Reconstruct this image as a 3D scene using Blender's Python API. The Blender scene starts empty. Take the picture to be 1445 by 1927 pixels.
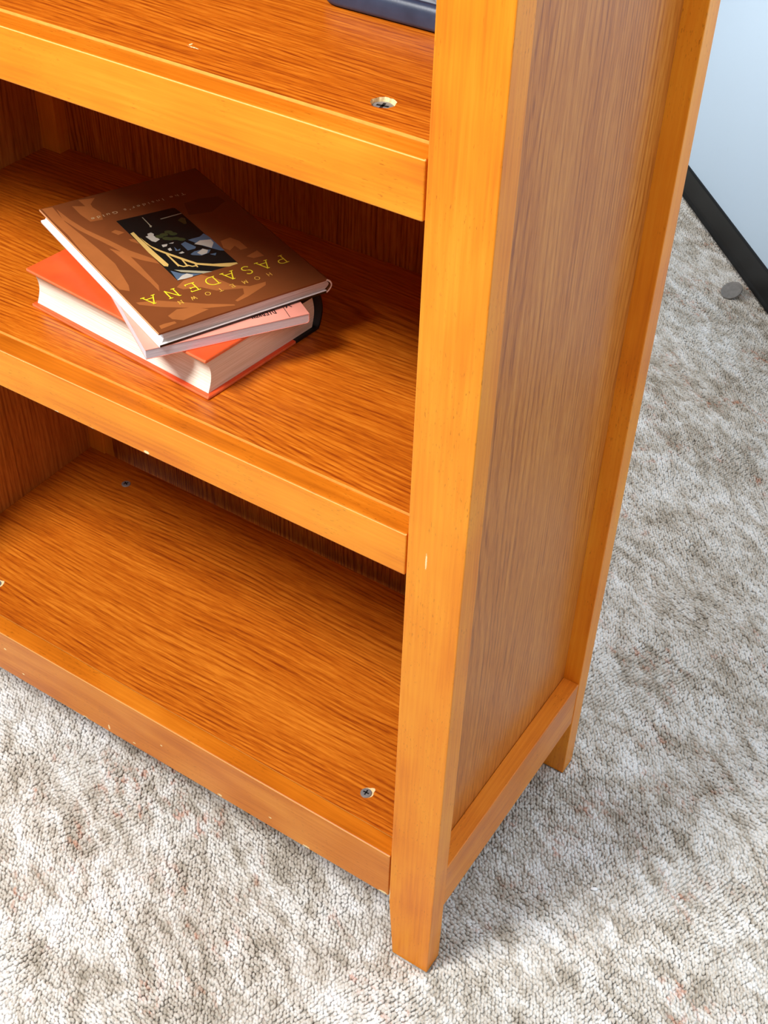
import bpy, bmesh, math, random
import numpy as np
from mathutils import Vector, Matrix
random.seed(7)
SC = bpy.context.scene
COL = SC.collection

# ------------------------------------------------------------------ camera
cam_data = bpy.data.cameras.new('camera')
cam_data.sensor_fit = 'VERTICAL'
cam_data.sensor_height = 36.0
cam_data.sensor_width = 36.0
cam_data.lens = 2424.33 * 36.0 / 1927.0
cam_data.clip_start = 0.02
cam = bpy.data.objects.new('camera', cam_data)
COL.objects.link(cam)
RC = Matrix(((0.8374672, 0.5458454, 0.0264850),
             (0.3771740, -0.5422523, -0.7508011),
             (-0.3954598, 0.6387607, -0.6599972)))      # world -> (right, down, forward)
MB_ = Matrix(((1, 0, 0), (0, -1, 0), (0, 0, -1))) @ RC
cam.matrix_world = Matrix.Translation((0.2995826, -0.5952661, 1.1934108)) @ MB_.transposed().to_4x4()
SC.camera = cam

# ------------------------------------------------------------------ world, lights, exposure
world = bpy.data.worlds.new('world'); SC.world = world
world.use_nodes = True
bg = world.node_tree.nodes['Background']
bg.inputs['Color'].default_value = (0.92, 0.96, 1.0, 1)
bg.inputs['Strength'].default_value = 0.10

def area_light(name, loc, target, sx, sy, power, color):
    d = bpy.data.lights.new(name, 'AREA'); d.shape = 'RECTANGLE'
    d.size = sx; d.size_y = sy; d.energy = power; d.color = color
    o = bpy.data.objects.new(name, d); COL.objects.link(o)
    o.location = loc
    o.rotation_euler = (Vector(target) - Vector(loc)).to_track_quat('-Z', 'Y').to_euler()
    return o
area_light('window_light', (-0.78, -1.15, 2.38), (-0.3, 0.1, 0.5), 0.6, 0.55, 79, (1.0, 0.99, 0.97))
area_light('overhead_fill', (0.3, 0.1, 2.45), (0.15, 0.5, 0.0), 0.8, 0.8, 9, (1.0, 0.98, 0.94))  # added overhead fill for the right-hand carpet and wall
area_light('front_right_fill', (1.0, -1.05, 2.0), (-0.25, 0.2, 0.5), 1.0, 0.9, 11, (0.97, 0.98, 1.0))  # soft fill added to lift the right-facing sides of the books
area_light('wall_fill', (-1.5, 0.35, 1.15), (0.1, 1.15, 0.5), 0.9, 1.0, 18, (1.0, 0.975, 0.92))  # unseen fill added to brighten the oblique wall

SC.view_settings.view_transform = 'Standard'
SC.view_settings.look = 'None'
SC.view_settings.gamma = 1.0
SC.view_settings.use_curve_mapping = False
SC.view_settings.exposure = 0.0

# ------------------------------------------------------------------ node helpers
def lin(r, g, b):
    f = lambda c: (c / 255.0 / 12.92) if c / 255.0 <= 0.04045 else ((c / 255.0 + 0.055) / 1.055) ** 2.4
    return (f(r), f(g), f(b), 1.0)

class NT:
    def __init__(self, name):
        self.m = bpy.data.materials.new(name); self.m.use_nodes = True
        self.t = self.m.node_tree; self.b = self.t.nodes['Principled BSDF']
    def n(self, typ, **kw):
        x = self.t.nodes.new(typ)
        for k, v in kw.items(): setattr(x, k, v)
        return x
    def link(self, a, b): self.t.links.new(a, b)
    def val(self, sock, v):
        if hasattr(v, 'is_output') or isinstance(v, bpy.types.NodeSocket): self.link(v, sock)
        else: sock.default_value = v
    def math(self, op, a, b=0.0, c=None, clamp=False):
        x = self.n('ShaderNodeMath', operation=op, use_clamp=clamp)
        self.val(x.inputs[0], a); self.val(x.inputs[1], b)
        if c is not None: self.val(x.inputs[2], c)
        return x.outputs[0]
    def vmath(self, op, a, b=(0, 0, 0)):
        x = self.n('ShaderNodeVectorMath', operation=op)
        self.val(x.inputs[0], a); self.val(x.inputs[1], b)
        return x.outputs['Value'] if op in ('LENGTH', 'DOT_PRODUCT') else x.outputs['Vector']
    def noise(self, vec, scale=1.0, detail=3.0, rough=0.55, dist=0.0):
        x = self.n('ShaderNodeTexNoise'); self.link(vec, x.inputs['Vector'])
        x.inputs['Scale'].default_value = scale; x.inputs['Detail'].default_value = detail
        x.inputs['Roughness'].default_value = rough; x.inputs['Distortion'].default_value = dist
        return x.outputs['Fac']
    def ramp(self, fac, stops):
        x = self.n('ShaderNodeValToRGB'); self.link(fac, x.inputs[0])
        e = x.color_ramp.elements
        e[0].position, e[0].color = stops[0][0], stops[0][1]
        e[1].position, e[1].color = stops[-1][0], stops[-1][1]
        for p, c in stops[1:-1]:
            k = e.new(p); k.color = c
        return x.outputs[0]
    def maprange(self, v, a, b, c=0.0, d=1.0):
        x = self.n('ShaderNodeMapRange'); self.val(x.inputs[0], v)
        for i, q in enumerate((a, b, c, d)): self.val(x.inputs[i + 1], q)
        return x.outputs[0]
    def mix(self, fac, a, b, mode='MIX'):
        x = self.n('ShaderNodeMix', data_type='RGBA', blend_type=mode)
        self.val(x.inputs[0], fac); self.val(x.inputs[6], a); self.val(x.inputs[7], b)
        return x.outputs[2]
    def bump(self, h, strength=0.3, dist=0.001):
        x = self.n('ShaderNodeBump'); self.link(h, x.inputs['Height'])
        x.inputs['Strength'].default_value = strength; x.inputs['Distance'].default_value = dist
        self.link(x.outputs[0], self.b.inputs['Normal'])
    def objco(self): return self.n('ShaderNodeTexCoord').outputs['Object']

def plain(name, col, rough=0.5, metal=0.0, spec=0.5, noise=0.0, nscale=80):
    t = NT(name)
    if noise:
        f = t.noise(t.objco(), nscale, 4)
        c2 = tuple(min(1, x * (1 + noise)) for x in col[:3]) + (1,)
        c1 = tuple(x * (1 - noise) for x in col[:3]) + (1,)
        t.link(t.ramp(f, [(0.3, c1), (0.7, c2)]), t.b.inputs['Base Color'])
    else: t.b.inputs['Base Color'].default_value = col
    t.b.inputs['Roughness'].default_value = rough
    t.b.inputs['Metallic'].default_value = metal
    t.b.inputs['Specular IOR Level'].default_value = spec
    return t.m

def scalevec(axis, along, across):
    return tuple(along if i == axis else across for i in range(3))

def add_spots(t, co, col, spots, tone):
    """worn chips: list of ((x,y,z),(rx,ry,rz)); irregular outlines"""
    if not spots: return col
    wob = t.noise(co, 900, 2)
    acc = None
    for c, r in spots:
        d = t.vmath('SUBTRACT', co, c)
        d = t.vmath('MULTIPLY', d, tuple(1.0 / q for q in r))
        l = t.vmath('LENGTH', d)
        l = t.math('ADD', l, t.math('MULTIPLY', t.math('SUBTRACT', wob, 0.5), 1.6))
        s = t.maprange(l, 0.85, 1.05, 1.0, 0.0)
        acc = s if acc is None else t.math('MAXIMUM', acc, s)
    return t.mix(acc, col, tone)

def wood_solid(name, axis, c_dark, c_mid, c_light, spots=(), rough=0.34, off=(0, 0, 0), streak=1.0):
    """smooth stained face-frame timber with faint figure and pore ticks"""
    t = NT(name); co = t.objco()
    cs = t.vmath('ADD', co, off)
    a = t.noise(t.vmath('MULTIPLY', cs, scalevec(axis, 3, 24)), 1.0, 3, 0.5, 0.3)
    b = t.noise(t.vmath('MULTIPLY', cs, scalevec(axis, 12, 380)), 1.0, 3, 0.6)
    c = t.noise(cs, 14.0, 2, 0.5)
    rg = t.math('SINE', t.math('MULTIPLY', t.noise(t.vmath('MULTIPLY', cs, scalevec(axis, 1.6, 11)), 1.0, 1.0, 0.4, 0.2), 55.0))
    m = t.math('ADD', t.math('MULTIPLY', a, 0.42), t.math('MULTIPLY', b, 0.34))
    m = t.math('ADD', m, t.math('MULTIPLY', c, 0.24))
    m = t.math('ADD', m, t.math('MULTIPLY', rg, 0.022 * streak))
    col = t.ramp(m, [(0.30, c_dark), (0.48, c_mid), (0.68, c_light)])
    p = t.noise(t.vmath('MULTIPLY', cs, scalevec(axis, 170, 900)), 1.0, 2, 0.5)
    pm = t.noise(cs, 22, 2)
    pore = t.math('MULTIPLY', t.maprange(p, 0.62, 0.70), t.maprange(pm, 0.46, 0.56))
    col = t.mix(t.math('MULTIPLY', pore, 0.6), col, tuple(x * .6 for x in c_dark[:3]) + (1,))
    col = add_spots(t, co, col, spots, lin(250, 226, 170))
    t.link(col, t.b.inputs['Base Color'])
    t.b.inputs['Roughness'].default_value = rough
    t.b.inputs['Specular IOR Level'].default_value = 0.35
    t.bump(b, 0.08, 0.0004)
    return t.m

def wood_veneer(name, axis, c_dark, c_mid, c_light, rough=0.3, off=(0, 0, 0), spots=(), freq=1.0, contrast=1.0, bumps=0.12):
    """straight and cathedral grained stained veneer"""
    t = NT(name); co = t.objco()
    cs = t.vmath('ADD', co, off)
    cross = t.vmath('DOT_PRODUCT', cs, scalevec(axis, 0.0, 1.0))
    w1 = t.noise(t.vmath('MULTIPLY', cs, scalevec(axis, 1.6, 9.0)), 1.0, 1.0, 0.4, 0.0)
    w2 = t.noise(t.vmath('MULTIPLY', cs, scalevec(axis, 14, 70)), 1.0, 2, 0.5)
    ph = t.math('MULTIPLY', cross, 1250.0 * freq)
    ph = t.math('ADD', ph, t.math('MULTIPLY', w1, 120.0 * contrast))
    ph = t.math('ADD', ph, t.math('MULTIPLY', w2, 7.0))
    ring = t.math('MULTIPLY_ADD', t.math('SINE', ph), 0.5, 0.5)
    ring = t.math('SUBTRACT', 1.0, t.math('POWER', ring, 2.6))
    amp = t.maprange(t.noise(t.vmath('MULTIPLY', cs, scalevec(axis, 5, 40)), 1.0, 3, 0.6), 0.36, 0.62)
    ring = t.math('MULTIPLY', t.math('SUBTRACT', ring, 0.68), t.math('MULTIPLY_ADD', amp, 0.8, 0.2))
    ring2 = t.noise(t.vmath('MULTIPLY', cs, scalevec(axis, 13, 360 * freq)), 1.0, 5, 0.68, 0.3)
    fine = t.noise(t.vmath('MULTIPLY', cs, scalevec(axis, 60, 1100)), 1.0, 2, 0.6)
    big = t.noise(t.vmath('MULTIPLY', cs, scalevec(axis, 1.2, 12)), 1.0, 3, 0.5)
    m = t.math('ADD', t.math('MULTIPLY', ring, 0.125), t.math('MULTIPLY', ring2, 0.50))
    m = t.math('ADD', m, t.math('MULTIPLY', fine, 0.30))
    m = t.math('ADD', m, t.math('MULTIPLY', big, 0.20))
    col = t.ramp(m, [(0.36, c_dark), (0.49, c_mid), (0.64, c_light)])
    col = add_spots(t, co, col, spots, lin(250, 226, 170))
    t.link(col, t.b.inputs['Base Color'])
    t.b.inputs['Roughness'].default_value = rough
    t.bump(ring2, bumps, 0.0005)
    return t.m

# ------------------------------------------------------------------ mesh helpers
def tag(o, label=None, cat=None, group=None, kind=None):
    if label: o['label'] = label
    if cat: o['category'] = cat
    if group: o['group'] = group
    if kind: o['kind'] = kind
    return o

def obj(name, bm, mats, parent=None, smooth=False):
    me = bpy.data.meshes.new(name)
    bmesh.ops.recalc_face_normals(bm, faces=bm.faces[:])
    bm.to_mesh(me); bm.free()
    if not isinstance(mats, (list, tuple)): mats = [mats]
    for m in mats: me.materials.append(m)
    if smooth:
        for p in me.polygons: p.use_smooth = True
    o = bpy.data.objects.new(name, me); COL.objects.link(o)
    if parent: o.parent = parent
    return o

def empty(name, loc, rz=0.0):
    o = bpy.data.objects.new(name, None); COL.objects.link(o)
    o.location = loc; o.rotation_euler = (0, 0, rz); o.empty_display_size = 0.05
    return o

def box_bm(x0, x1, y0, y1, z0, z1, bev=0.0, seg=2):
    bm = bmesh.new()
    bmesh.ops.create_cube(bm, size=1.0)
    for v in bm.verts:
        v.co = Vector(((x0 + x1) / 2 + v.co.x * (x1 - x0), (y0 + y1) / 2 + v.co.y * (y1 - y0), (z0 + z1) / 2 + v.co.z * (z1 - z0)))
    if bev: bmesh.ops.bevel(bm, geom=bm.edges[:], offset=bev, segments=seg, profile=0.5, affect='EDGES')
    return bm

def wear(bm, test, idx=1):
    bm.normal_update()
    for f in bm.faces:
        if test(f.normal, f.calc_center_median()): f.material_index = idx
    return bm

def prism_bm(pts, z0, z1, holes=(), bev=0.0, axis='z'):
    """extruded outline; holes = (cx, cy, r, depth) sunk into the top face as blind pockets"""
    bm = bmesh.new()
    def P(x, y, z):
        return (x, y, z) if axis == 'z' else ((x, z, y) if axis == 'y' else (z, x, y))
    lo = [bm.verts.new(P(x, y, z0)) for x, y in pts]
    hi = [bm.verts.new(P(x, y, z1)) for x, y in pts]
    n = len(pts)
    bm.faces.new(lo[::-1])
    for i in range(n): bm.faces.new((lo[i], lo[(i + 1) % n], hi[(i + 1) % n], hi[i]))
    if not holes:
        bm.faces.new(hi)
    else:
        edges = [bm.edges.get((hi[i], hi[(i + 1) % n])) for i in range(n)]
        pockets = []
        for cx, cy, r, dep in holes:
            k = 28
            rr = [r * (1 + 0.035 * math.sin(j * 2.3 + 1) + 0.03 * math.sin(j * 5.1)) for j in range(k)]
            t = [bm.verts.new(P(cx + rr[j] * math.cos(j * 2 * math.pi / k), cy + rr[j] * math.sin(j * 2 * math.pi / k), z1)) for j in range(k)]
            b = [bm.verts.new(P(cx + r * .96 * math.cos(j * 2 * math.pi / k), cy + r * .96 * math.sin(j * 2 * math.pi / k), z1 - dep)) for j in range(k)]
            for j in range(k):
                edges.append(bm.edges.new((t[j], t[(j + 1) % k])))
            pockets.append((t, b))
        bmesh.ops.triangle_fill(bm, use_beauty=True, use_dissolve=False, edges=edges)
        for t, b in pockets:
            k = len(t)
            for j in range(k):
                f = bm.faces.new((t[j], t[(j + 1) % k], b[(j + 1) % k], b[j])); f.material_index = 1
            f = bm.faces.new(b); f.material_index = 1
    if bev:
        bmesh.ops.recalc_face_normals(bm, faces=bm.faces[:])
        bmesh.ops.bevel(bm, geom=bm.edges[:], offset=bev, segments=2, profile=0.5, affect='EDGES')
    return bm
ART = [
 ('g',[(2.5,237.9),(11.8,232.2),(10.5,202.2),(13.0,175.2),(15.5,142.7),(17.1,113.7),(11.6,76.7),(8.5,68.3),(2.5,74.9),(1.3,103.9),(1.5,143.2),(3.2,179.0),(2.1,209.6)]),
 ('g',[(13.4,226.8),(15.8,203.3),(20.5,179.0),(29.6,152.5),(37.0,127.4),(48.0,104.6),(48.6,94.3),(37.7,109.0),(31.8,120.5),(27.4,139.4),(20.6,162.1),(14.5,182.7),(10.5,206.6)]),
 ('g',[(23.6,139.7),(33.3,123.6),(33.2,99.8),(32.4,63.9),(28.8,54.9),(28.8,62.3),(28.8,71.7),(26.6,105.9),(24.4,133.1)]),
 ('g',[(27.4,224.9),(37.5,218.7),(36.8,232.7),(51.1,228.6),(43.1,219.9),(42.2,213.7),(44.5,201.2),(40.5,188.3),(29.7,190.5),(27.4,207.2)]),
 ('g',[(37.2,164.5),(41.8,166.0),(46.7,157.7),(40.2,156.4)]),
 ('g',[(44.7,145.3),(49.2,142.5),(49.1,132.3),(44.7,141.2)]),
 ('g',[(5.1,49.8),(21.6,43.5),(51.7,19.0),(71.0,6.1),(70.9,4.2),(48.6,13.2),(19.4,33.2),(5.9,45.5)]),
 ('g',[(18.0,18.8),(28.4,23.8),(41.9,19.3),(50.1,10.4),(25.4,6.7),(18.7,12.7)]),
 ('g',[(5.6,9.7),(10.7,10.2),(18.8,9.0),(19.1,5.9),(4.9,4.6)]),
 ('g',[(43.7,53.6),(53.1,59.9),(70.0,60.8),(78.0,48.6),(84.6,32.4),(95.3,23.7),(110.0,22.8),(107.4,18.3),(87.0,10.9),(75.3,8.3),(74.5,10.7),(85.6,15.7),(89.0,23.6),(68.9,32.0),(60.6,43.1),(46.7,47.7)]),
 ('g',[(110.6,101.2),(120.5,102.2),(124.4,92.7),(124.5,78.4),(117.9,79.0),(117.0,87.7),(109.7,82.9),(106.9,89.3)]),
 ('g',[(116.8,66.9),(129.4,70.8),(130.1,59.9),(120.5,61.2)]),
 ('h',[(115.1,177.7),(130.1,179.0),(147.8,173.5),(148.9,162.3),(129.5,151.0),(108.6,156.2)]),
 ('k',[(49.1,179.8),(102.1,175.6),(104.0,173.9),(104.7,165.5),(105.3,60.3),(49.0,62.1)]),
 ('y',[(50.1,153.4),(53.6,154.1),(53.4,143.0),(53.7,115.3),(54.6,89.7),(52.6,86.6),(50.0,89.1),(49.0,116.3)]),
 ('y',[(54.1,142.6),(55.8,124.9),(59.7,113.4),(68.0,95.7),(76.0,79.2),(86.5,71.0),(104.7,62.5),(104.8,60.3),(96.2,59.8),(90.2,63.4),(81.8,70.4),(74.6,76.6),(68.9,87.2),(61.5,103.3),(56.0,116.5),(53.9,129.7)]),
 ('y',[(60.2,105.9),(61.5,105.0),(61.8,82.7),(59.8,82.2)]),
 ('y',[(67.3,92.5),(68.5,91.5),(67.6,78.2),(66.0,78.3)]),
 ('y',[(73.4,80.0),(74.7,79.2),(73.8,72.7),(72.7,73.0)]),
 ('y',[(61.8,84.4),(64.0,80.4),(68.2,80.0),(66.8,78.3),(63.3,79.1),(61.1,82.2)]),
 ('y',[(68.0,80.6),(70.4,76.9),(74.9,76.2),(73.5,74.6),(69.7,75.5),(67.5,78.7)]),
 ('s',[(54.4,79.3),(80.6,60.1),(72.5,61.3),(57.9,72.9)]),
 ('b',[(51.2,79.6),(56.9,70.9),(71.0,61.7),(49.2,62.6)]),
 ('w',[(49.0,63.1),(56.2,67.9),(60.8,68.5),(64.3,63.7),(62.3,61.5),(55.6,61.8)]),
 ('b',[(87.4,117.5),(98.8,117.1),(104.2,120.4),(105.6,112.9),(105.7,85.1),(102.4,87.2),(94.0,101.4)]),
 ('w',[(88.8,108.3),(95.8,111.4),(104.7,107.9),(104.1,101.8),(98.4,94.7),(94.3,102.0)]),
 ('b',[(79.0,114.3),(83.9,116.0),(87.9,103.4),(85.8,101.0),(79.0,101.5)]),
 ('b',[(78.1,94.8),(83.0,97.3),(88.0,96.9),(96.4,92.7),(92.5,88.7),(85.0,87.9),(78.7,92.7)]),
 ('w',[(83.9,94.0),(91.2,97.7),(94.1,93.2),(90.8,88.9),(85.4,88.6)]),
 ('b',[(92.1,86.3),(97.9,85.4),(95.0,81.8)]),
 ('w',[(58.8,141.5),(61.6,141.7),(62.3,145.0),(66.1,145.5),(67.1,142.1),(65.6,139.2),(67.2,130.8),(62.0,128.4),(60.0,131.5)]),
 ('w',[(64.2,121.6),(69.3,120.3),(66.9,117.2),(63.5,117.4)]),
 ('w',[(65.4,112.6),(68.5,113.5),(67.7,108.5),(65.3,109.0)]),
 ('b',[(71.8,113.2),(72.0,106.7),(75.1,107.6),(73.3,105.0),(70.0,106.2)]),
 ('w',[(70.3,120.6),(75.4,120.2),(73.7,118.5)]),
 ('w',[(70.2,101.5),(74.3,102.6),(74.9,99.5),(71.8,99.6)]),
 ('s',[(71.3,174.0),(72.0,173.6),(71.5,156.5),(70.5,156.1)]),
 ('s',[(70.9,157.8),(72.2,156.0),(70.4,153.3),(69.4,154.9)]),
 ('s',[(83.9,163.2),(104.4,163.1),(104.5,161.6),(83.7,161.8)]),
 ('f',[(76.2,127.2),(74.8,126.1),(72.7,126.1),(70.7,127.3),(69.6,129.3),(69.7,131.1),(71.1,132.3),(73.2,132.2),(75.2,131.0),(76.3,129.1)]),
 ('f',[(84.6,131.4),(83.2,130.3),(81.1,130.3),(79.1,131.6),(77.9,133.5),(78.1,135.4),(79.5,136.5),(81.6,136.5),(83.6,135.2),(84.7,133.3)]),
 ('f',[(82.9,123.0),(81.5,121.9),(79.4,122.0),(77.4,123.2),(76.3,125.1),(76.5,127.0),(77.8,128.1),(79.9,128.1),(82.0,126.8),(83.1,124.9)]),
 ('f',[(82.7,136.3),(81.3,135.2),(79.1,135.3),(77.1,136.5),(76.0,138.4),(76.1,140.3),(77.5,141.5),(79.6,141.4),(81.7,140.2),(82.8,138.2)]),
 ('f',[(77.1,134.1),(75.7,133.0),(73.6,133.0),(71.6,134.3),(70.4,136.2),(70.5,138.1),(71.9,139.2),(74.0,139.2),(76.1,137.9),(77.2,136.0)]),
 ('f',[(78.5,124.8),(77.1,123.7),(75.0,123.8),(73.0,125.0),(71.9,126.9),(72.0,128.8),(73.4,129.9),(75.5,129.8),(77.5,128.6),(78.7,126.7)]),
 ('f',[(86.3,119.1),(84.9,118.0),(82.8,118.1),(80.8,119.3),(79.6,121.2),(79.8,123.1),(81.2,124.2),(83.3,124.2),(85.3,122.9),(86.4,121.0)]),
 ('f',[(72.2,133.3),(70.8,132.2),(68.7,132.3),(66.7,133.5),(65.6,135.4),(65.7,137.3),(67.1,138.4),(69.2,138.4),(71.2,137.2),(72.4,135.2)]),
 ('n',[(95.6,152.4),(101.1,155.9),(103.1,152.7),(99.8,143.0),(97.4,143.6),(96.5,148.9)]),
]
# ------------------------------------------------------------------ measures (metres; bookcase front right foot at the origin)
W = 0.048; T = 0.0234; DEP = 0.3203; REC = 0.0189; XI = -0.0236
XL = -0.697; XO = -0.7206; YB = 0.3124; YR = DEP - T
TOPZ = 1.19
RZ0, RZ1 = 0.0897, 0.1536

# ------------------------------------------------------------------ setting
# wall runs obliquely behind and to the right
wa = Vector((-0.4395, 1.6841, 0)); wb = Vector((-0.1573, 1.3817, 0))
wd = (wb - wa).normalized(); wn = Vector((wd.y, -wd.x, 0))
if wn.y > 0: wn = -wn                      # faces the room

def wall_slab(name, s0, s1, z0, z1, d0, d1, mat, bev=0.0):
    bm = box_bm(s0, s1, d0, d1, z0, z1, bev)
    o = obj(name, bm, mat)
    rot = Matrix((( wd.x, -wn.x, 0), (wd.y, -wn.y, 0), (0, 0, 1)))
    o.matrix_world = Matrix.Translation(wa) @ rot.to_4x4()
    return tag(o, kind='structure')

t = NT('wall_paint'); co = t.objco()
base = t.mix(t.noise(co, 3, 2), lin(202, 226, 251), lin(207, 231, 253))
sc = t.noise(t.vmath('MULTIPLY', co, (1, 1, 0.35)), 38, 3, 0.6, 0.8)
sm = t.noise(co, 7, 2)
scuff = t.math('MULTIPLY', t.maprange(sc, 0.69, 0.76), t.maprange(sm, 0.48, 0.62))
t.link(t.mix(t.math('MULTIPLY', scuff, 0.35), base, lin(150, 155, 160)), t.b.inputs['Base Color'])
t.b.inputs['Roughness'].default_value = 0.6
t.bump(t.noise(co, 260, 3), 0.08, 0.0006)
wall_slab('wall_right', -1.6, 2.6, 0.0, 2.6, 0.004, 0.12, t.m)

t = NT('baseboard_vinyl'); co = t.objco()
sc = t.noise(t.vmath('MULTIPLY', co, (1, 1, 3)), 30, 4, 0.65, 1.0)
t.link(t.mix(t.math('MULTIPLY', t.maprange(sc, 0.66, 0.8), 0.3), lin(13, 15, 18), lin(85, 85, 85)), t.b.inputs['Base Color'])
t.b.inputs['Roughness'].default_value = 0.5
bm = bmesh.new()
prof = [(0.004, 0.0), (-0.004, 0.0), (-0.0025, 0.004), (-0.0005, 0.008), (0.0, 0.014), (0.0, 0.054), (0.0015, 0.0565), (0.004, 0.0572)]
for s in (-1.6, 2.6):
    for d, z in prof: bm.verts.new((s, d, z))
bm.verts.ensure_lookup_table(); n = len(prof)
for i in range(n - 1): bm.faces.new((bm.verts[i], bm.verts[i + 1], bm.verts[n + i + 1], bm.verts[n + i]))
bm.faces.new([bm.verts[n - 1], bm.verts[0], bm.verts[n], bm.verts[2 * n - 1]])
o = obj('baseboard_right', bm, t.m)
rot = Matrix(((wd.x, -wn.x, 0), (wd.y, -wn.y, 0), (0, 0, 1)))
o.matrix_world = Matrix.Translation(wa) @ rot.to_4x4()
tag(o, kind='structure')

# carpet colouring, shared by the backing and the loops
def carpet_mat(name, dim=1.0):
    t = NT(name)
    co = t.n('ShaderNodeNewGeometry').outputs['Position']
    flat = t.vmath('MULTIPLY', co, (1, 1, 0))
    rot_ = t.n('ShaderNodeVectorRotate', rotation_type='Z_AXIS'); t.link(flat, rot_.inputs['Vector'])
    rot_.inputs['Angle'].default_value = 0.5548
    rv = rot_.outputs[0]
    p1 = t.noise(t.vmath('MULTIPLY', rv, (5.5, 9, 1)), 1.0, 5, 0.62, 0.8)
    p2 = t.noise(t.vmath('MULTIPLY', rv, (26, 60, 1)), 1.0, 4, 0.6, 0.5)
    per = t.noise(flat, 330, 1)
    m = t.math('ADD', t.math('MULTIPLY', p1, 0.34), t.math('MULTIPLY', p2, 0.46))
    m = t.math('ADD', m, t.math('MULTIPLY', per, 0.16))
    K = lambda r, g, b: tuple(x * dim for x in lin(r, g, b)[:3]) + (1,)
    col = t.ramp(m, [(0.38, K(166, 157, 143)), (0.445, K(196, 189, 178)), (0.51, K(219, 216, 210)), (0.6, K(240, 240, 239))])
    r1 = t.noise(t.vmath('MULTIPLY', rv, (9, 15, 1)), 1.0, 3, 0.6, 1.2)
    r2 = t.noise(t.vmath('MULTIPLY', rv, (70, 150, 1)), 1.0, 3, 0.6)
    rust = t.math('MULTIPLY', t.maprange(r1, 0.54, 0.66), t.maprange(r2, 0.52, 0.62))
    col = t.mix(t.math('MULTIPLY', rust, 0.5), col, K(196, 120, 82))
    d1 = t.noise(t.vmath('ADD', flat, (7, 3, 0)), 60, 2, 0.5)
    d2 = t.noise(t.vmath('ADD', flat, (1, 9, 0)), 8, 2, 0.5)
    dark = t.math('MULTIPLY', t.maprange(d1, 0.70, 0.76), t.maprange(d2, 0.48, 0.56))
    col = t.mix(t.math('MULTIPLY', dark, 0.7), col, K(70, 66, 62))
    t.link(col, t.b.inputs['Base Color'])
    t.b.inputs['Roughness'].default_value = 0.95
    t.b.inputs['Specular IOR Level'].default_value = 0.15
    return t
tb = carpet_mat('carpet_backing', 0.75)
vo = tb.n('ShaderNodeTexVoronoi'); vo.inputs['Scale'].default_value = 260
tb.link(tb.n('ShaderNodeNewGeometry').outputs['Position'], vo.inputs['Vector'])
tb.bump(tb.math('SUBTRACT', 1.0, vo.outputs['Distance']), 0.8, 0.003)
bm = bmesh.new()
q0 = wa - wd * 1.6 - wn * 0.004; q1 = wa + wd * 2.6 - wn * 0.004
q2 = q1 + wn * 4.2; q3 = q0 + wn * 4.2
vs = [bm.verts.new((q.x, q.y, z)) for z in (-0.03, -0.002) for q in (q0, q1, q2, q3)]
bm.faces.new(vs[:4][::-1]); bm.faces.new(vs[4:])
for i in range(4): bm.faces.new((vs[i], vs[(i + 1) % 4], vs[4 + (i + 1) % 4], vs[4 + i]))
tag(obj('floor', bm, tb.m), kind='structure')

# carpet pile: real loops over the part of the floor in view (with a margin), set in wavering rows
loop_mat = carpet_mat('carpet_loop', 1.0).m
fw = Vector((-0.526, 0.85)); rt = Vector((0.85, 0.526))
sa, sb = 0.0033, 0.0047
rng = np.random.default_rng(3)
A, B = np.meshgrid(np.arange(-1.35, 1.0, sa), np.arange(-0.75, 2.3, sb))
B = B + (np.arange(A.shape[1]) % 2)[None, :] * sb * 0.5
A = A + sa * 0.9 * np.sin(B * 24 + 1.3 * np.sin(A * 9)) + sa * rng.uniform(-.28, .28, A.shape)
B = B + sb * 0.7 * np.sin(A * 31 + 2 * np.sin(B * 7)) + sb * rng.uniform(-.25, .25, A.shape)
A = A.ravel(); B = B.ravel()
X = rt.x * A + fw.x * B; Y = rt.y * A + fw.y * B
poly = [(-1.0, 0.05), (-0.62, -0.34), (-0.2, -0.52), (0.15, -0.45), (0.62, 0.0), (0.62, 0.75), (-0.9, 2.35), (-1.25, 2.0), (-1.0, 0.6)]
keep = np.zeros(X.shape, bool)
j = len(poly) - 1
for i in range(len(poly)):
    xi, yi = poly[i]; xj, yj = poly[j]
    keep ^= ((yi > Y) != (yj > Y)) & (X < (xj - xi) * (Y - yi) / (yj - yi + 1e-12) + xi)
    j = i
dw = (X - wa.x) * wn.x + (Y - wa.y) * wn.y
keep &= dw > 0.007
keep &= ~((X > -0.66) & (X < -0.10) & (Y > 0.13) & (Y < 0.42))      # unseen behind and under the bookcase
for fx0, fx1, fy0, fy1 in ((-0.0415, 0.001, -0.001, T), (-0.0415, 0.001, YR, DEP), (XO, XO + 0.042, 0, T), (XO, XO + 0.042, YR, DEP)):
    keep &= ~((X > fx0 - .0006) & (X < fx1 + .0006) & (Y > fy0 - .0006) & (Y < fy1 + .0006))
X = X[keep]; Y = Y[keep]; N = len(X)
print('loops', N)
ang = 0.55 * np.sin(X * 17 + 2 * np.sin(Y * 11)) + 0.5 * np.sin(Y * 23 - 1.7 * np.sin(X * 13)) + rng.normal(0, .30, N)
ang += math.atan2(fw.y, fw.x)
rough = 0.5 + 0.5 * np.sin(X * 14 + 3 * np.sin(Y * 9 + 1)) * np.sin(Y * 19 + 2 * np.sin(X * 8))
Z = -0.0010 + 0.0007 * np.sin(X * 37 + Y * 21) * np.sin(Y * 43 - X * 12) + rng.normal(0, .00035, N) * (0.6 + rough)
tilt = rng.normal(0, .22, (N, 2))
scl = np.stack([0.0030 * rng.uniform(.78, 1.15, N), 0.00195 * rng.uniform(.8, 1.2, N), 0.0023 * rng.uniform(.8, 1.15, N)], 1)
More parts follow.
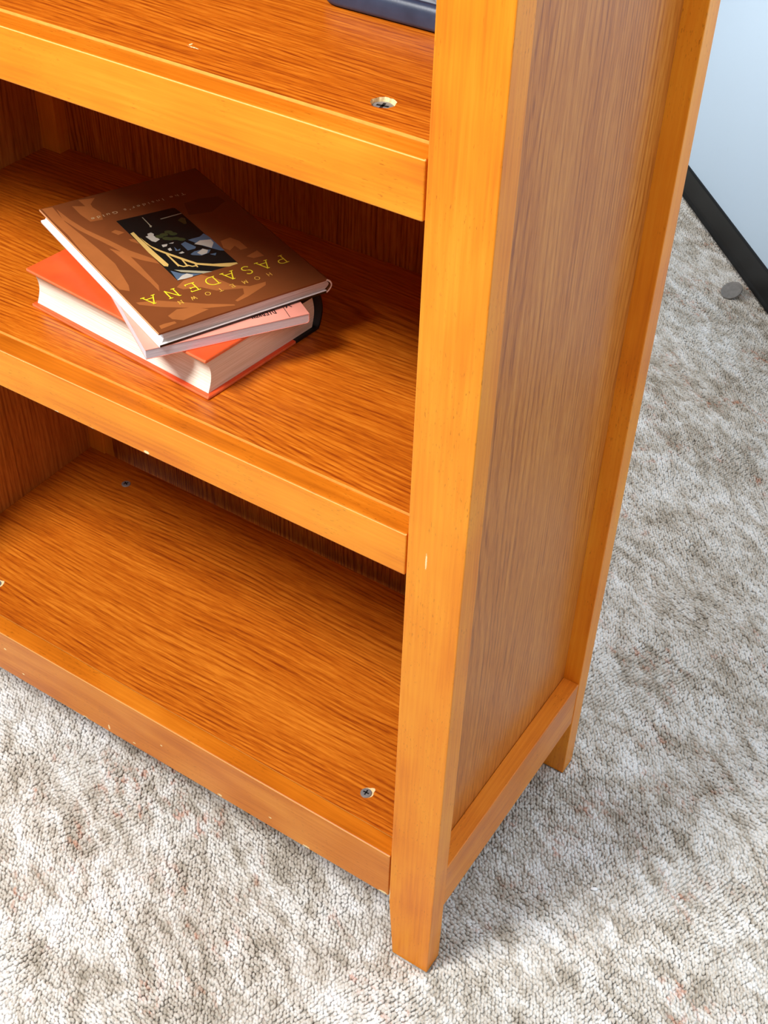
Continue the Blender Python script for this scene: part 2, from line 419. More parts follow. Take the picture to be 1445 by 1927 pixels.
me = bpy.data.meshes.new('carpet_pile')
me.vertices.add(N)
me.vertices.foreach_set('co', np.stack([X, Y, Z], 1).astype(np.float32).ravel())
at = me.attributes.new('rot', 'FLOAT_VECTOR', 'POINT')
at.data.foreach_set('vector', np.stack([tilt[:, 0], tilt[:, 1] - .15, ang], 1).astype(np.float32).ravel())
at = me.attributes.new('scl', 'FLOAT_VECTOR', 'POINT')
at.data.foreach_set('vector', scl.astype(np.float32).ravel())
me.materials.append(loop_mat)
pile = bpy.data.objects.new('carpet_pile', me); COL.objects.link(pile)
tag(pile, 'off-white and taupe looped carpet pile with rust flecks covering the floor', 'carpet', kind='stuff')
ng = bpy.data.node_groups.new('loops', 'GeometryNodeTree')
ng.interface.new_socket('Geometry', in_out='INPUT', socket_type='NodeSocketGeometry')
ng.interface.new_socket('Geometry', in_out='OUTPUT', socket_type='NodeSocketGeometry')
gi = ng.nodes.new('NodeGroupInput'); go = ng.nodes.new('NodeGroupOutput')
ico = ng.nodes.new('GeometryNodeMeshIcoSphere'); ico.inputs['Radius'].default_value = 1.0; ico.inputs['Subdivisions'].default_value = 2
ss = ng.nodes.new('GeometryNodeSetShadeSmooth'); sm_ = ng.nodes.new('GeometryNodeSetMaterial'); sm_.inputs['Material'].default_value = loop_mat
iop = ng.nodes.new('GeometryNodeInstanceOnPoints')
ra = ng.nodes.new('GeometryNodeInputNamedAttribute'); ra.data_type = 'FLOAT_VECTOR'; ra.inputs['Name'].default_value = 'rot'
sa_ = ng.nodes.new('GeometryNodeInputNamedAttribute'); sa_.data_type = 'FLOAT_VECTOR'; sa_.inputs['Name'].default_value = 'scl'
L = ng.links.new
L(gi.outputs[0], iop.inputs['Points']); L(ico.outputs['Mesh'], ss.inputs['Geometry']); L(ss.outputs[0], sm_.inputs['Geometry'])
L(sm_.outputs[0], iop.inputs['Instance']); L(ra.outputs['Attribute'], iop.inputs['Rotation']); L(sa_.outputs['Attribute'], iop.inputs['Scale'])
L(iop.outputs[0], go.inputs[0])
md = pile.modifiers.new('loops', 'NODES'); md.node_group = ng

# ------------------------------------------------------------------ bookcase materials
F_D, F_M, F_L = lin(212, 108, 20), lin(238, 140, 28), lin(250, 164, 44)
V_D, V_M, V_L = lin(140, 56, 8), lin(190, 96, 16), lin(224, 132, 36)
m_post = wood_solid('post_timber', 2, F_D, F_M, F_L, spots=[((-0.0315, 0.0, 0.549), (0.0007, 0.004, 0.0080)), ((-0.048, 0.0, 0.098), (0.0012, 0.003, 0.012))])
m_post2 = wood_solid('rear_post_timber', 2, F_D, F_M, F_L, off=(3, 1, 0))
m_side_rail = wood_solid('side_rail_timber_dimmed', 1, lin(190, 96, 22), lin(218, 124, 32), lin(236, 148, 50), off=(0, 2, 1))  # weaker light near the floor is painted into these darker tones
worn = plain('worn_edge', lin(248, 180, 100), 0.4, noise=0.12, nscale=300)
raw = plain('raw_board', lin(240, 214, 160), 0.8, noise=0.15, nscale=500)
pale = plain('veneer_lipping', lin(244, 176, 80), 0.4, noise=0.1, nscale=200)

zu, zm, zb = 0.8575, 0.5661, 0.1605
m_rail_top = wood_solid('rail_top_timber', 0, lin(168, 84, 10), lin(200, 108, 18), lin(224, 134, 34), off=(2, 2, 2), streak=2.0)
def rail_mat(name, off, z, chips):
    return wood_solid(name, 0, F_D, F_M, F_L, off=off, streak=2.0, spots=chips)
m_rail_u = rail_mat('upper_rail_timber', (0, 0, 0), zu, [((-.449, 0, zu - .001), (.006, .003, .0012)), ((-.462, 0, zu), (.003, .003, .002)), ((-.40, 0, zu - .004), (.004, .003, .0012))])
m_rail_m = rail_mat('middle_rail_timber', (5, 0, 2), zm, [((-.43, .0, zm), (.008, .0016, .0012)), ((-.415, .0012, zm), (.005, .0016, .0012)), ((-.40, 0, zm - .0407), (.003, .002, .0015)), ((-.36, 0, zm - .0407), (.002, .002, .001)),
    ((-.30, .0, zm - .0385), (.003, .002, .0015)), ((-.20, .0012, zm), (.004, .0014, .001)), ((-.12, .0012, zm), (.003, .0014, .001)), ((-.52, .0, zm), (.004, .0014, .001))])
chb = [((-.552, 0, .135), (.002, .002, .0012)), ((-.53, 0, .108), (.002, .002, .001)), ((-.44, 0, .096), (.003, .002, .0015)), ((-.405, 0, .103), (.0012, .002, .004)), ((-.37, 0, .101), (.002, .002, .001)),
       ((-.33, 0, .125), (.0015, .002, .001)), ((-.255, 0, .098), (.003, .002, .0015)), ((-.19, 0, .11), (.002, .002, .001)), ((-.146, 0, .097), (.004, .002, .0015)), ((-.055, 0, .0957), (.005, .004, .003)),
       ((-.208, .0015, .1605), (.004, .0015, .001)), ((-.5, .001, .1605), (.004, .0015, .001)), ((-.09, .001, .1605), (.004, .0015, .001))]
m_rail_b = wood_solid('bottom_rail_timber_dimmed', 0, lin(186, 96, 26), lin(212, 122, 36), lin(230, 146, 56), off=(9, 1, 4), streak=2.4, spots=chb)  # timber colours darkened to stand in for dimmer light low down
def ven(name, axis, off, **k): return wood_veneer(name, axis, V_D, V_M, V_L, off=off, **k)
m_sh_u = ven('upper_shelf_veneer', 0, (0, 0, 0), spots=[((-.258, .046, zu), (.007, .0009, .002)), ((-.263, .049, zu), (.001, .003, .002))])
m_sh_m = ven('middle_shelf_veneer', 0, (2, 1.3, 0), freq=1.0)
m_sh_b = ven('bottom_shelf_veneer', 0, (4, 2.1, 1), freq=.9, contrast=1.0)
m_back = ven('back_panel_veneer', 2, (1, 0, 3), rough=0.55)
m_back.node_tree.nodes['Principled BSDF'].inputs['Specular IOR Level'].default_value = 0.15
m_side = wood_veneer('side_panel_veneer', 2, lin(150, 78, 22), lin(190, 110, 38), lin(214, 138, 58), rough=0.30, off=(0, 6, 0), freq=.8, contrast=.7)
m_side.node_tree.nodes['Principled BSDF'].inputs['Specular IOR Level'].default_value = 0.4
steel = plain('screw_steel', lin(140, 138, 136), 0.4, metal=0.35, noise=.12, nscale=600)
slot_m = plain('screw_recess', lin(35, 35, 36), 0.6, metal=0.5)

case = empty('bookcase', (XO / 2, DEP / 2, 0))
tag(case, 'orange-stained wooden open bookcase standing on the pale carpet', 'bookcase')
def part(name, bm, mats, parent=None, smooth=False):
    """parts are modelled in world coordinates; keep them there under the thing's empty"""
    o = obj(name, bm, mats, parent or case, smooth)
    if not parent: o.location = -Vector(case.location)
    return o

def post(front, right, mat):
    y0, y1 = (0.0, T) if front else (YR, DEP)
    if right: pts = [(0, 0), (0, TOPZ), (-W, TOPZ), (-W, 0.091), (-0.0408, 0)]
    else: pts = [(XO, 0), (XO, TOPZ), (XO + W, TOPZ), (XO + W, 0.091), (XO + 0.0408, 0)]
    bm = prism_bm(pts, y0, y1, axis='y', bev=0.0009)
    return part('post', bm, mat)
post(True, True, m_post); post(True, False, m_post2); post(False, True, m_post2); post(False, False, m_post2)
for s in (1, -1):
    xa, xb = (XI, -REC) if s > 0 else (XO + REC, XL)
    part('side_panel', box_bm(xa, xb, T + .0002, YR - .0002, RZ0 + .01, TOPZ - .005), m_side)
    xa, xb = (-REC + .0002, -.0006) if s > 0 else (XO + .0006, XO + REC - .0002)
    part('side_rail', box_bm(xa, xb, T + .0006, YR - .0006, RZ0, RZ1, .0008), m_side_rail)
    part('side_rail', box_bm(xa, xb, T + .0006, YR - .0006, TOPZ - .07, TOPZ - .001, .0008), m_side_rail)
part('back_panel', box_bm(XO + .03, -.03, YB, YB + .005, RZ0, TOPZ - .004), m_back)

def shelf(zlo, ztop, panel_mat, rail_mat_, holes=(), yend=YB - .0006, lift=0.0, label=None, top_same=False):
    xr, xl = XI - .0004, XL + .0004
    pr, pl = -W - .0004, XO + W + .0004
    pts = [(pl, .0200), (pr, .0200), (pr, T + .0004), (xr, T + .0004), (xr, YR - .0004), (pr, YR - .0004), (pr, yend), (pl, yend), (pl, YR - .0004), (xl, YR - .0004), (xl, T + .0004), (pl, T + .0004)]
    bm = prism_bm(pts, ztop - .018, ztop + lift, holes=holes)
    for f in bm.faces:
        c = f.calc_center_median()
        if c.y < .0201 and f.material_index == 0: f.material_index = 2
    s = part('shelf', bm, [panel_mat, raw, pale])
    if label: s['label'] = label
    bm = box_bm(pl + .0006, pr - .0008, 0.0, .0192, zlo, ztop, .0010)
    wear(bm, lambda n, c: n.z > .3 and n.y < -.3)
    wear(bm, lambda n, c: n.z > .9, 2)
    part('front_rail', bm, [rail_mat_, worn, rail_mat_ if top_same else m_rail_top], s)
    # pale lipping strip where the veneered board meets the rail
    return s

def screw(parent, x, y, z, r, rot=0.4, tilt=0.0, chip=None):
    """cross-head screw: domed disc with a cross recess modelled as sunk bars"""
    bm = bmesh.new(); k = 28
    rings = [(1.0, -.0006), (1.0, .0003), (.93, .0007), (.6, .0009), (0.0, .0010)]
    prev = None
    for q, h in rings:
        if q == 0: cur = [bm.verts.new((0, 0, h))]
        else: cur = [bm.verts.new((r * q * math.cos(a * 2 * math.pi / k), r * q * math.sin(a * 2 * math.pi / k), h)) for a in range(k)]
        if prev:
            for a in range(k):
                if len(cur) == 1: bm.faces.new((prev[a], prev[(a + 1) % k], cur[0]))
                else: bm.faces.new((prev[a], prev[(a + 1) % k], cur[(a + 1) % k], cur[a]))
        prev = cur
    o = obj('screw', bm, steel, parent)
    o.location = (x, y, z); o.rotation_euler = (tilt, tilt * .5, rot)
    bm = bmesh.new()
    for ax in (0, 1):
        lx, ly = (r * .55, r * .13) if ax == 0 else (r * .13, r * .55)
        ret = bmesh.ops.create_cube(bm, size=1)
        for v in ret['verts']: v.co = Vector((v.co.x * 2 * lx, v.co.y * 2 * ly, .0008 + v.co.z * .0006))
    c = obj('cross_recess', bm, slot_m, o)
    return o

def chip_bm(pts, z0, z1):
    return prism_bm(pts, z0, z1)

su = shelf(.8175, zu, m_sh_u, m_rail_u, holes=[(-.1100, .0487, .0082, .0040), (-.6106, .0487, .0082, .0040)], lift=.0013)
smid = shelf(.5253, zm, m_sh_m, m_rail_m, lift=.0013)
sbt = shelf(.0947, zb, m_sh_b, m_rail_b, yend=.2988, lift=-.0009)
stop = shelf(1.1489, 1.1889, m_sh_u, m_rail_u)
# screws are parts of the case (fixed through the shelves)
for o_, (x, y), z, r in ((su, (-.1103, .0483), zu - .0017, .0073), (su, (-.6106, .0487), zu - .0017, .0073)):
    screw(case, x - case.location.x, y - case.location.y, z, r, .2)
for (x, y), r in (((-.1077, .0478), .0056), ((-.6103, .2668), .0056), ((-.6125, .0515), .0056), ((-.109, .2668), .0056)):
    screw(case, x - case.location.x, y - case.location.y, zb - .0004, r, .15 + x, .0)
# chipped veneer round the near bottom screws
def chip(x, y, z, r, seed, star):
    random.seed(seed); pts = []
    for k in range(26):
        a = k * 2 * math.pi / 26
        q = r * (1.0 + .10 * random.random() + star * max(0, math.cos(a - 1.15)) ** 14)
        pts.append((x + q * math.cos(a), y + q * math.sin(a)))
    part('veneer_chip', prism_bm(pts, z - .0004, z + .00012), raw)
chip(-.1069, .0490, zb - .0009, .0057, 2, .5)
chip(-.6113, .0525, zb - .0009, .0058, 5, .3)
# raised back rail behind the bottom shelf
part('back_rail', box_bm(XO + W + .001, -W - .001, .3002, YB - .0004, .105, zb + .0040, .0010), wood_solid('back_rail_timber', 0, V_D, lin(150, 84, 34), lin(176, 104, 46), off=(1, 4, 0)), case)

# ------------------------------------------------------------------ books
def page_mat(name, c1, c2, axis_scale, freq=1.0):
    t = NT(name); co = t.objco()
    f = t.noise(t.vmath('MULTIPLY', co, axis_scale), 1.0, 3, 0.6)
    t.link(t.ramp(f, [(0.35, c1), (0.62, c2)]), t.b.inputs['Base Color'])
    t.b.inputs['Roughness'].default_value = 0.85
    t.b.inputs['Specular IOR Level'].default_value = 0.2
    t.bump(f, 0.6, 0.0006)
    return t.m
def page_block(x0, x1, y0, y1, z0, z1, sag, back=None):
    """text block: fore edge (x0) hollowed, spine side (x1) rounded"""
    n = 10; pts = []
    for i in range(n + 1):
        s = i / n; pts.append((x0 + sag * math.sin(math.pi * s), z0 + (z1 - z0) * s))
    for i in range(n + 1):
        s = 1 - i / n; pts.append((x1 + (sag * .7 if back is None else back) * math.sin(math.pi * s), z0 + (z1 - z0) * s))
    bm = bmesh.new()
    a = [bm.verts.new((x, y0, z)) for x, z in pts]; b = [bm.verts.new((x, y1, z)) for x, z in pts]
    k = len(pts)
    bm.faces.new(a); bm.faces.new(b[::-1])
    for i in range(k): bm.faces.new((a[i], b[i], b[(i + 1) % k], a[(i + 1) % k]))
    return bm
def spine_bm(xs, bulge, y0, y1, z0, z1, th, ret=0.0):
    """thin curved shell round the back of a book, with returns of length ret along the boards"""
    n = 12; outer = []
    outer.append((xs - ret, z0)) if ret else None
    for i in range(n + 1):
        s = i / n; outer.append((xs + bulge * math.sin(math.pi * s) ** .8, z0 + (z1 - z0) * s))
    outer.append((xs - ret, z1)) if ret else None
    inner = []
    if ret: inner.append((xs - ret, z0 + th))
    for i in range(n + 1):
        s = i / n; inner.append((xs - th + bulge * math.sin(math.pi * s) ** .8, z0 + th + (z1 - z0 - 2 * th) * s))
    if ret: inner.append((xs - ret, z1 - th))
    bm = bmesh.new(); k = len(outer)
    vo_ = [[bm.verts.new((x, y, z)) for x, z in outer] for y in (y0, y1)]
    vi_ = [[bm.verts.new((x, y, z)) for x, z in inner] for y in (y0, y1)]
    for i in range(k - 1):
        bm.faces.new((vo_[0][i], vo_[0][i + 1], vo_[1][i + 1], vo_[1][i]))
        bm.faces.new((vi_[0][i], vi_[1][i], vi_[1][i + 1], vi_[0][i + 1]))
        for e in (0, 1): bm.faces.new((vo_[e][i], vo_[e][i + 1], vi_[e][i + 1], vi_[e][i]))
    for i in (0, k - 1): bm.faces.new((vo_[0][i], vo_[1][i], vi_[1][i], vi_[0][i]))
    return bm

TH1, TH2, TH3 = 0.09253, 0.55988, 0.39691
# 1: thick orange hardback
b1, a1, t1 = 0.1385, 0.2165, 0.0387
bk = empty('hardcover_book', (-0.2673, 0.0437, zm + .0014), math.pi / 2 - TH1)
tag(bk, 'thick orange hardcover book with cream pages at the bottom of the stack', 'book', 'stacked books on the middle shelf')
m_or = plain('orange_cover', lin(236, 84, 34), 0.45, noise=.14, nscale=45)
m_or_e = plain('orange_cover_edge', lin(238, 122, 74), 0.5, noise=.1, nscale=200)
m_blk = plain('black_cloth', lin(18, 17, 18), 0.6)
m_pg1 = page_mat('cream_pages', lin(224, 214, 190), lin(250, 246, 232), (12, 12, 1300))
split = .1065
for nm, z0, z1 in (('back_board', 0, .0032), ('front_board', t1 - .0032, t1)):
    bm = box_bm(0, split + .0015, 0, a1, z0, z1, .0011)
    wear(bm, lambda n, c: abs(n.z) < .9)
    obj(nm, bm, [m_or, m_or_e], bk)
    obj('cloth_hinge', box_bm(split + .0016, b1 - .002, .0001, a1 - .0001, z0 + .0001, z1 - .0001, .0006), m_blk, bk)
obj('spine', spine_bm(b1 - .001, .006, .0002, a1 - .0002, .0002, t1 - .0002, .0022), m_blk, bk, True)
obj('page_block', page_block(.004, b1 - .006, .0035, a1 - .0035, .0033, t1 - .0033, .0045), m_pg1, bk)

# 2: pink paperback
b2, a2, t2 = 0.1394, 0.182, 0.0090
z2 = zm + .0014 + t1 + .0002
pk = empty('paperback_book', (-0.3061, 0.0181, z2), math.pi / 2 - TH2)
tag(pk, 'thin pink paperback book sandwiched between the orange and the brown hardcovers', 'book', 'stacked books on the middle shelf')
m_pink = plain('pink_cover', lin(244, 160, 140), 0.4, noise=.05, nscale=60)
m_pg2 = page_mat('lilac_white_pages', lin(214, 206, 212), lin(236, 230, 236), (20, 20, 1800))
m_ink = plain('black_ink', lin(30, 20, 22), 0.5)
obj('page_block', prism_bm([(0.0003, .0006), (b2 - .0022, .0006), (b2 - .0004, .0016), (b2 - .0003, t2 - .0006), (0.0003, t2 - .0006)], .0003, a2 - .0003, axis='y'), m_pg2, pk)
obj('front_cover', box_bm(0, b2, 0, a2, t2 - .0005, t2, .0001, 1), m_pink, pk)
obj('back_cover', box_bm(0, b2 - .002, 0, a2, 0, .0005, .0001, 1), m_pink, pk)
obj('spine', prism_bm([(b2 - .0020, 0), (b2 - .0006, .0008), (b2, .0020), (b2, t2 - .0005), (b2 - .0005, t2 - .0005), (b2 - .0005, .0022), (b2 - .0010, .0012), (b2 - .0022, .0005)], 0.0, a2, axis='y'), m_pink, pk)

# stroke lettering ------------------------------------------------
def arc(cx, cy, rx, ry, a0, a1_, n=12):
    return [(cx + rx * math.cos(math.radians(a0 + (a1_ - a0) * i / n)), cy + ry * math.sin(math.radians(a0 + (a1_ - a0) * i / n))) for i in range(n + 1)]
GL = {
 'A': [[(.06, 0), (.5, 1)], [(.5, 1), (.94, 0)], [(.2, .3), (.8, .3)], [(-.04, 0), (.2, 0)], [(.78, 0), (1.06, 0)], [(.36, 1), (.56, 1)]],
 'P': [[(.2, 0), (.2, 1)], [(.2, 1), (.5, 1)] + arc(.5, .74, .3, .26, 90, -90) + [(.2, .48)], [(.06, 0), (.36, 0)], [(.06, 1), (.2, 1)]],
 'S': [arc(.5, .75, .27, .25, 35, 270) + arc(.48, .25, .31, .25, 90, -150)],
 'D': [[(.12, 0), (.12, 1)], [(.12, 1), (.4, 1)] + arc(.4, .5, .5, .5, 90, -90) + [(.12, 0)], [(0, 1), (.12, 1)], [(0, 0), (.12, 0)]],
 'E': [[(.2, 0), (.2, 1)], [(.06, 1), (.78, 1)], [(.2, .55), (.66, .55)], [(.06, 0), (.82, 0)], [(.78, 1), (.78, .88)], [(.82, 0), (.82, .13)], [(.66, .48), (.66, .63)]],
 'N': [[(.14, 0), (.14, 1)], [(.14, 1), (.84, 0)], [(.84, 0), (.84, 1)], [(.02, 0), (.28, 0)], [(.7, 1), (.98, 1)], [(.02, 1), (.14, 1)]],
 'H': [[(.15, 0), (.15, 1)], [(.85, 0), (.85, 1)], [(.15, .5), (.85, .5)]],
 'O': [arc(.5, .5, .5, .5, 0, 360, 20)],
 'M': [[(.05, 0), (.15, 1)], [(.15, 1), (.5, .2)], [(.5, .2), (.85, 1)], [(.85, 1), (.95, 0)]],
 'T': [[(.5, 0), (.5, 1)], [(.08, 1), (.92, 1)]],
 'W': [[(0, 1), (.25, 0)], [(.25, 0), (.5, .8)], [(.5, .8), (.75, 0)], [(.75, 0), (1, 1)]],
 'I': [[(.5, 0), (.5, 1)]],
 'R': [[(.2, 0), (.2, 1)], [(.2, 1), (.5, 1)] + arc(.5, .76, .28, .24, 90, -90) + [(.2, .52)], [(.5, .52), (.85, 0)]],
 'K': [[(.2, 0), (.2, 1)], [(.2, .4), (.85, 1)], [(.4, .6), (.88, 0)]],
 'Y': [[(.5, 0), (.5, .5)], [(.5, .5), (.05, 1)], [(.5, .5), (.95, 1)]],
}
def stroke_letters(bm, items, wd_, z):
    """items: (char, centre x, centre y, width, height) in local book coords; text runs along -x with its top towards -y"""
    for ch, cx, cy, w, h in items:
        for st in GL[ch]:
            z += 4e-6
            p = [Vector((cx - (u - .5) * w, cy - (v - .5) * h)) for u, v in st]
            closed = (p[0] - p[-1]).length < 1e-7
            if closed: p = p[:-1]
            L_, R_ = [], []
            for i in range(len(p)):
                a = p[i - 1] if (i > 0 or closed) else p[i]
                c = p[(i + 1) % len(p)] if (i < len(p) - 1 or closed) else p[i]
                d1 = (p[i] - a).normalized() if (p[i] - a).length > 1e-9 else (c - p[i]).normalized()
                d2 = (c - p[i]).normalized() if (c - p[i]).length > 1e-9 else d1
                t_ = (d1 + d2).normalized(); k = min(1.8, 1 / max(.3, t_.dot(d1)))
                nrm = Vector((-t_.y, t_.x)) * wd_ / 2 * k
                q = p[i].copy()
                if not closed and i == 0: q -= d2 * wd_ * .35
                if not closed and i == len(p) - 1: q += d1 * wd_ * .35
                L_.append(bm.verts.new((q.x + nrm.x, q.y + nrm.y, z))); R_.append(bm.verts.new((q.x - nrm.x, q.y - nrm.y, z)))
            n = len(p)
            for i in range(n if closed else n - 1):
                k = (i + 1) % n
                bm.faces.new((L_[i], L_[k], R_[k], R_[i]))
def flat_obj(name, bm, mats, parent):
    for f in bm.faces:
        f.normal_update()
        if f.normal.z < 0: f.normal_flip()
    me = bpy.data.meshes.new(name); bm.to_mesh(me); bm.free()
    for m in (mats if isinstance(mats, list) else [mats]): me.materials.append(m)
    o = bpy.data.objects.new(name, me); COL.objects.link(o); o.parent = parent
    return o

bm = bmesh.new()
items = [(c, .1133 - i * .0031, .0152, .0026, .0092) for i, c in enumerate('DIERKEN')]
items.append(('Y', .1272, .0195, .005, .0095))
stroke_letters(bm, items, .0009, t2 + .0001)
v = [bm.verts.new(q) for q in ((.1224, .0008, t2 + .0001), (.1229, .0008, t2 + .0001), (.1237, .05, t2 + .0001), (.1232, .05, t2 + .0001))]
bm.faces.new(v)
flat_obj('cover_lettering', bm, m_ink, pk)

# 3: brown jacketed hardback on top
b3, a3, t3 = 0.1555, 0.2347, 0.0134
z3 = z2 + t2 + .0003
tk = empty('hardcover_book', (-0.2985, 0.0268, z3), math.pi / 2 - TH3)
tag(tk, 'brown jacketed hardcover book with yellow lettering and a dark bridge picture, topmost of the stack', 'book', 'stacked books on the middle shelf')
m_br = plain('brown_jacket', lin(126, 70, 36), 0.25, noise=.06, nscale=30)
m_br_e = plain('jacket_edge', lin(222, 160, 110), 0.35)
m_white = plain('white_paper', lin(244, 242, 240), 0.6)
m_pg3 = page_mat('grey_white_pages', lin(188, 178, 172), lin(232, 226, 222), (14, 14, 1500))
m_bj = plain('black_jacket', lin(16, 15, 15), 0.35)
m_wf = page_mat('white_fore_edge', lin(226, 226, 232), lin(248, 248, 250), (6, 6, 1500))
bm = box_bm(0, b3, 0, a3, t3 - .0018, t3, .0005)
wear(bm, lambda n, c: n.x < -.5 or (n.x < -.2 and n.z > .2), 1)
wear(bm, lambda n, c: n.z < -.9, 2)
front = obj('front_board', bm, [m_br, m_br_e, m_white], tk)
bm = box_bm(0, b3, 0, a3, .0, .0026, .0004)
wear(bm, lambda n, c: n.z > .3 or n.x < -.3, 1)
obj('back_board', bm, [m_bj, m_white], tk)
bm = page_block(.0028, b3 - .0012, .002, a3 - .002, .0027, t3 - .0019, .0022, .0042)
bm.normal_update()
for f in bm.faces:
    c = f.calc_center_median()
    if c.x < .01 and .01 < c.y < a3 - .01: f.material_index = 1
obj('page_block', bm, [m_pg3, m_wf], tk)
bm = spine_bm(b3 + .0002, .0050, .0, a3, .0, t3 - .0001, .0012)
for f in bm.faces:
    c = f.calc_center_median()
    if abs(c.y - a3 / 2) < .01: continue
    f.material_index = 1
sp = obj('spine', bm, [m_br, m_white], tk, False)

cols = {'g': lin(168, 100, 52), 'h': lin(104, 58, 32), 'k': lin(20, 26, 24), 'y': lin(226, 190, 110), 's': lin(176, 168, 138), 'b': lin(86, 106, 128), 'w': lin(196, 190, 176), 'f': lin(62, 70, 40), 'n': lin(80, 70, 36)}
keys = list(cols)
art_m = []
for k in keys:
    m_ = plain('print_' + {'g': 'tan', 'h': 'umber', 'k': 'black_green', 'y': 'straw', 's': 'stone', 'b': 'slate', 'w': 'cloud', 'f': 'olive', 'n': 'ochre'}[k], cols[k], 0.22, noise=.06, nscale=60)
    art_m.append(m_)
for nm, sel in (('jacket_background', 'gh'), ('jacket_picture', 'kysbwfn')):
    bm = bmesh.new()
    for i, (mt, pts) in enumerate(ART):
        if mt not in sel: continue
        z = t3 + .00005 + (.000004 * i)
        vv = [bm.verts.new((min(max(x / 1000, .0006), b3 - .0006), min(max(y / 1000, .0006), a3 - .0006), z)) for x, y in pts]
        f = bm.faces.new(vv); f.material_index = keys.index(mt)
    bmesh.ops.triangulate(bm, faces=bm.faces[:], ngon_method='EAR_CLIP')
    flat_obj(nm, bm, art_m, front)
m_yel = plain('yellow_print', lin(248, 226, 50), 0.3)
bm = bmesh.new(); zz = t3 + .00028
tit = [(c, w * b3, .0465, .0108, .0122) for c, w in zip('PASADENA', (.889, .787, .680, .574, .463, .347, .229, .108))]
stroke_letters(bm, tit, .0010, zz)
flat_obj('title_lettering', bm, m_yel, front)
bm = bmesh.new()
tit = [(c, w * b3, .0311, .0042, .0048) for c, w in zip('HOMETOWN', (.761, .686, .612, .536, .464, .389, .306, .229))]
stroke_letters(bm, tit, .0006, zz)
flat_obj('subtitle_lettering', bm, plain('gold_print', lin(230, 180, 70), 0.3), front)
fc = bpy.data.curves.new('guide', 'FONT'); fc.body = "The Insider's Guide"; fc.size = .0062; fc.space_character = 1.55; fc.align_x = 'CENTER'
fo = bpy.data.objects.new('guide_tmp', fc); COL.objects.link(fo)
dg = bpy.context.evaluated_depsgraph_get()
gm = bpy.data.meshes.new_from_object(fo.evaluated_get(dg)); COL.objects.unlink(fo); bpy.data.objects.remove(fo)
gm.materials.clear(); gm.materials.append(plain('cream_print', lin(206, 178, 130), 0.35))
xs = [v.co.x for v in gm.vertices]; kx = .092 / (max(xs) - min(xs)); ym = .0022
for v in gm.vertices:
    v.co = Vector((.500 * b3 - v.co.x * kx + .0005, .826 * a3 - (v.co.y - ym), zz))
g = bpy.data.objects.new('guide_lettering', gm); COL.objects.link(g); g.parent = front

# ------------------------------------------------------------------ dark case on the upper shelf
dv = empty('flat_case', (-.145, .2122, zu + .0016))
tag(dv, 'dark navy flat case with rounded corners and grey top, on the upper shelf', 'case')
def rrect(x0, x1, y0, y1, r, n=8):
    pts = []
    for cx, cy, a0 in ((x1 - r, y0 + r, -90), (x1 - r, y1 - r, 0), (x0 + r, y1 - r, 90), (x0 + r, y0 + r, 180)):
        for i in range(n + 1):
            a = math.radians(a0 + 90 * i / n); pts.append((cx + r * math.cos(a), cy + r * math.sin(a)))
    return pts
bm = bmesh.new(); prev = None
sections = [(0.003, 0.0), (0.0008, .0012), (0, .004), (0.0004, .0125), (.0018, .0158), (.0042, .0172), (.0065, .0172), (.0075, .0160), (.0085, .0160)]
for ins, z in sections:
    cur = [bm.verts.new((x, y, z)) for x, y in rrect(-.0975 + ins, .0975 - ins, -.0512 + ins, .0512 - ins, .020 - ins)]
    if prev:
        for i in range(len(cur)): bm.faces.new((prev[i], prev[(i + 1) % len(cur)], cur[(i + 1) % len(cur)], cur[i]))
    else: bm.faces.new(cur[::-1])
    prev = cur
bm.faces.new(prev)
t = NT('navy_plastic'); co = t.objco()
t.link(t.ramp(t.noise(co, 40, 4), [(.3, lin(40, 50, 70)), (.7, lin(56, 68, 92))]), t.b.inputs['Base Color'])
t.b.inputs['Roughness'].default_value = .42; t.bump(t.noise(co, 700, 2), .15, .0004)
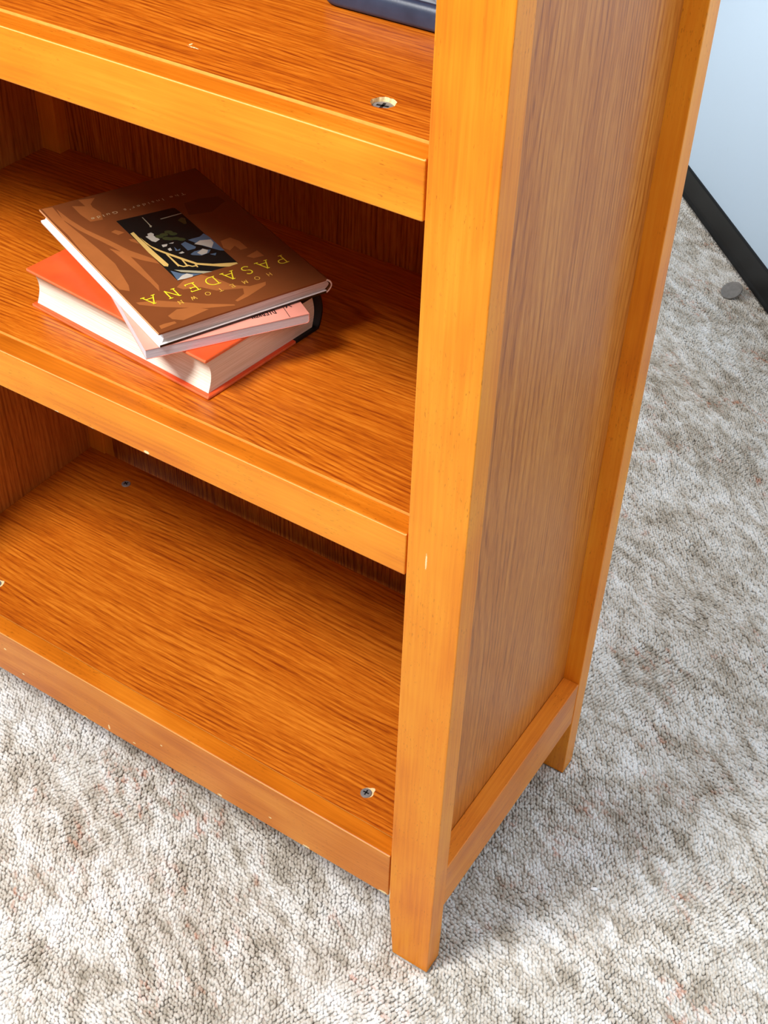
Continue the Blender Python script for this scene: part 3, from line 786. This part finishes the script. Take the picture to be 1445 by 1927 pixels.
body = obj('case_body', bm, t.m, dv, True)
t = NT('speckled_grey_top'); co = t.objco()
t.link(t.ramp(t.noise(t.vmath('MULTIPLY', co, (60, 110, 60)), 1, 4, .6, .8), [(.36, lin(60, 66, 76)), (.47, lin(135, 142, 150)), (.7, lin(165, 172, 178))]), t.b.inputs['Base Color'])
t.b.inputs['Roughness'].default_value = .5
obj('top_plate', prism_bm(rrect(-.087, .087, -.0405, .0405, .011), .0160, .0166), t.m, dv)

# ------------------------------------------------------------------ small things on the carpet
bm = bmesh.new(); k = 40; prev = None
for q, h in ((.0, .0008), (.80, .0008), (.86, .0010), (.90, .0020), (.97, .0022), (1.0, .0014), (1.0, -.0005), (.9, -.0012), (0, -.0012)):
    cur = [bm.verts.new((0, 0, h))] if q == 0 else [bm.verts.new((.0190 * q * math.cos(a * 2 * math.pi / k), .0190 * q * math.sin(a * 2 * math.pi / k), h)) for a in range(k)]
    if prev:
        for a in range(k):
            p, c = prev, cur
            if len(p) == 1: bm.faces.new((p[0], c[a], c[(a + 1) % k]))
            elif len(c) == 1: bm.faces.new((p[a], p[(a + 1) % k], c[0]))
            else: bm.faces.new((p[a], p[(a + 1) % k], c[(a + 1) % k], c[a]))
    prev = cur
disc = obj('round_disc', bm, plain('dull_grey_disc', lin(128, 125, 122), .5, noise=.15, nscale=120), None, True)
disc.location = (-.2300, 1.3920, .0095); disc.rotation_euler = (0.42, -0.28, 0)
tag(disc, 'small round grey disc lying tilted on the carpet by the black baseboard', 'disc')
bm = bmesh.new(); bmesh.ops.create_icosphere(bm, subdivisions=2, radius=1)
for v in bm.verts: v.co = Vector((v.co.x * .0042, v.co.y * .0022, v.co.z * .0012)) * (1 + .15 * math.sin(v.co.x * 5 + v.co.y * 7))
cr = obj('paper_crumb', bm, plain('white_crumb', lin(250, 250, 250), .6), None, True)
cr.location = (.0973, .1791, .0022); cr.rotation_euler = (0, 0, .5)
tag(cr, 'tiny white crumb lying on the carpet right of the front leg', 'crumb')
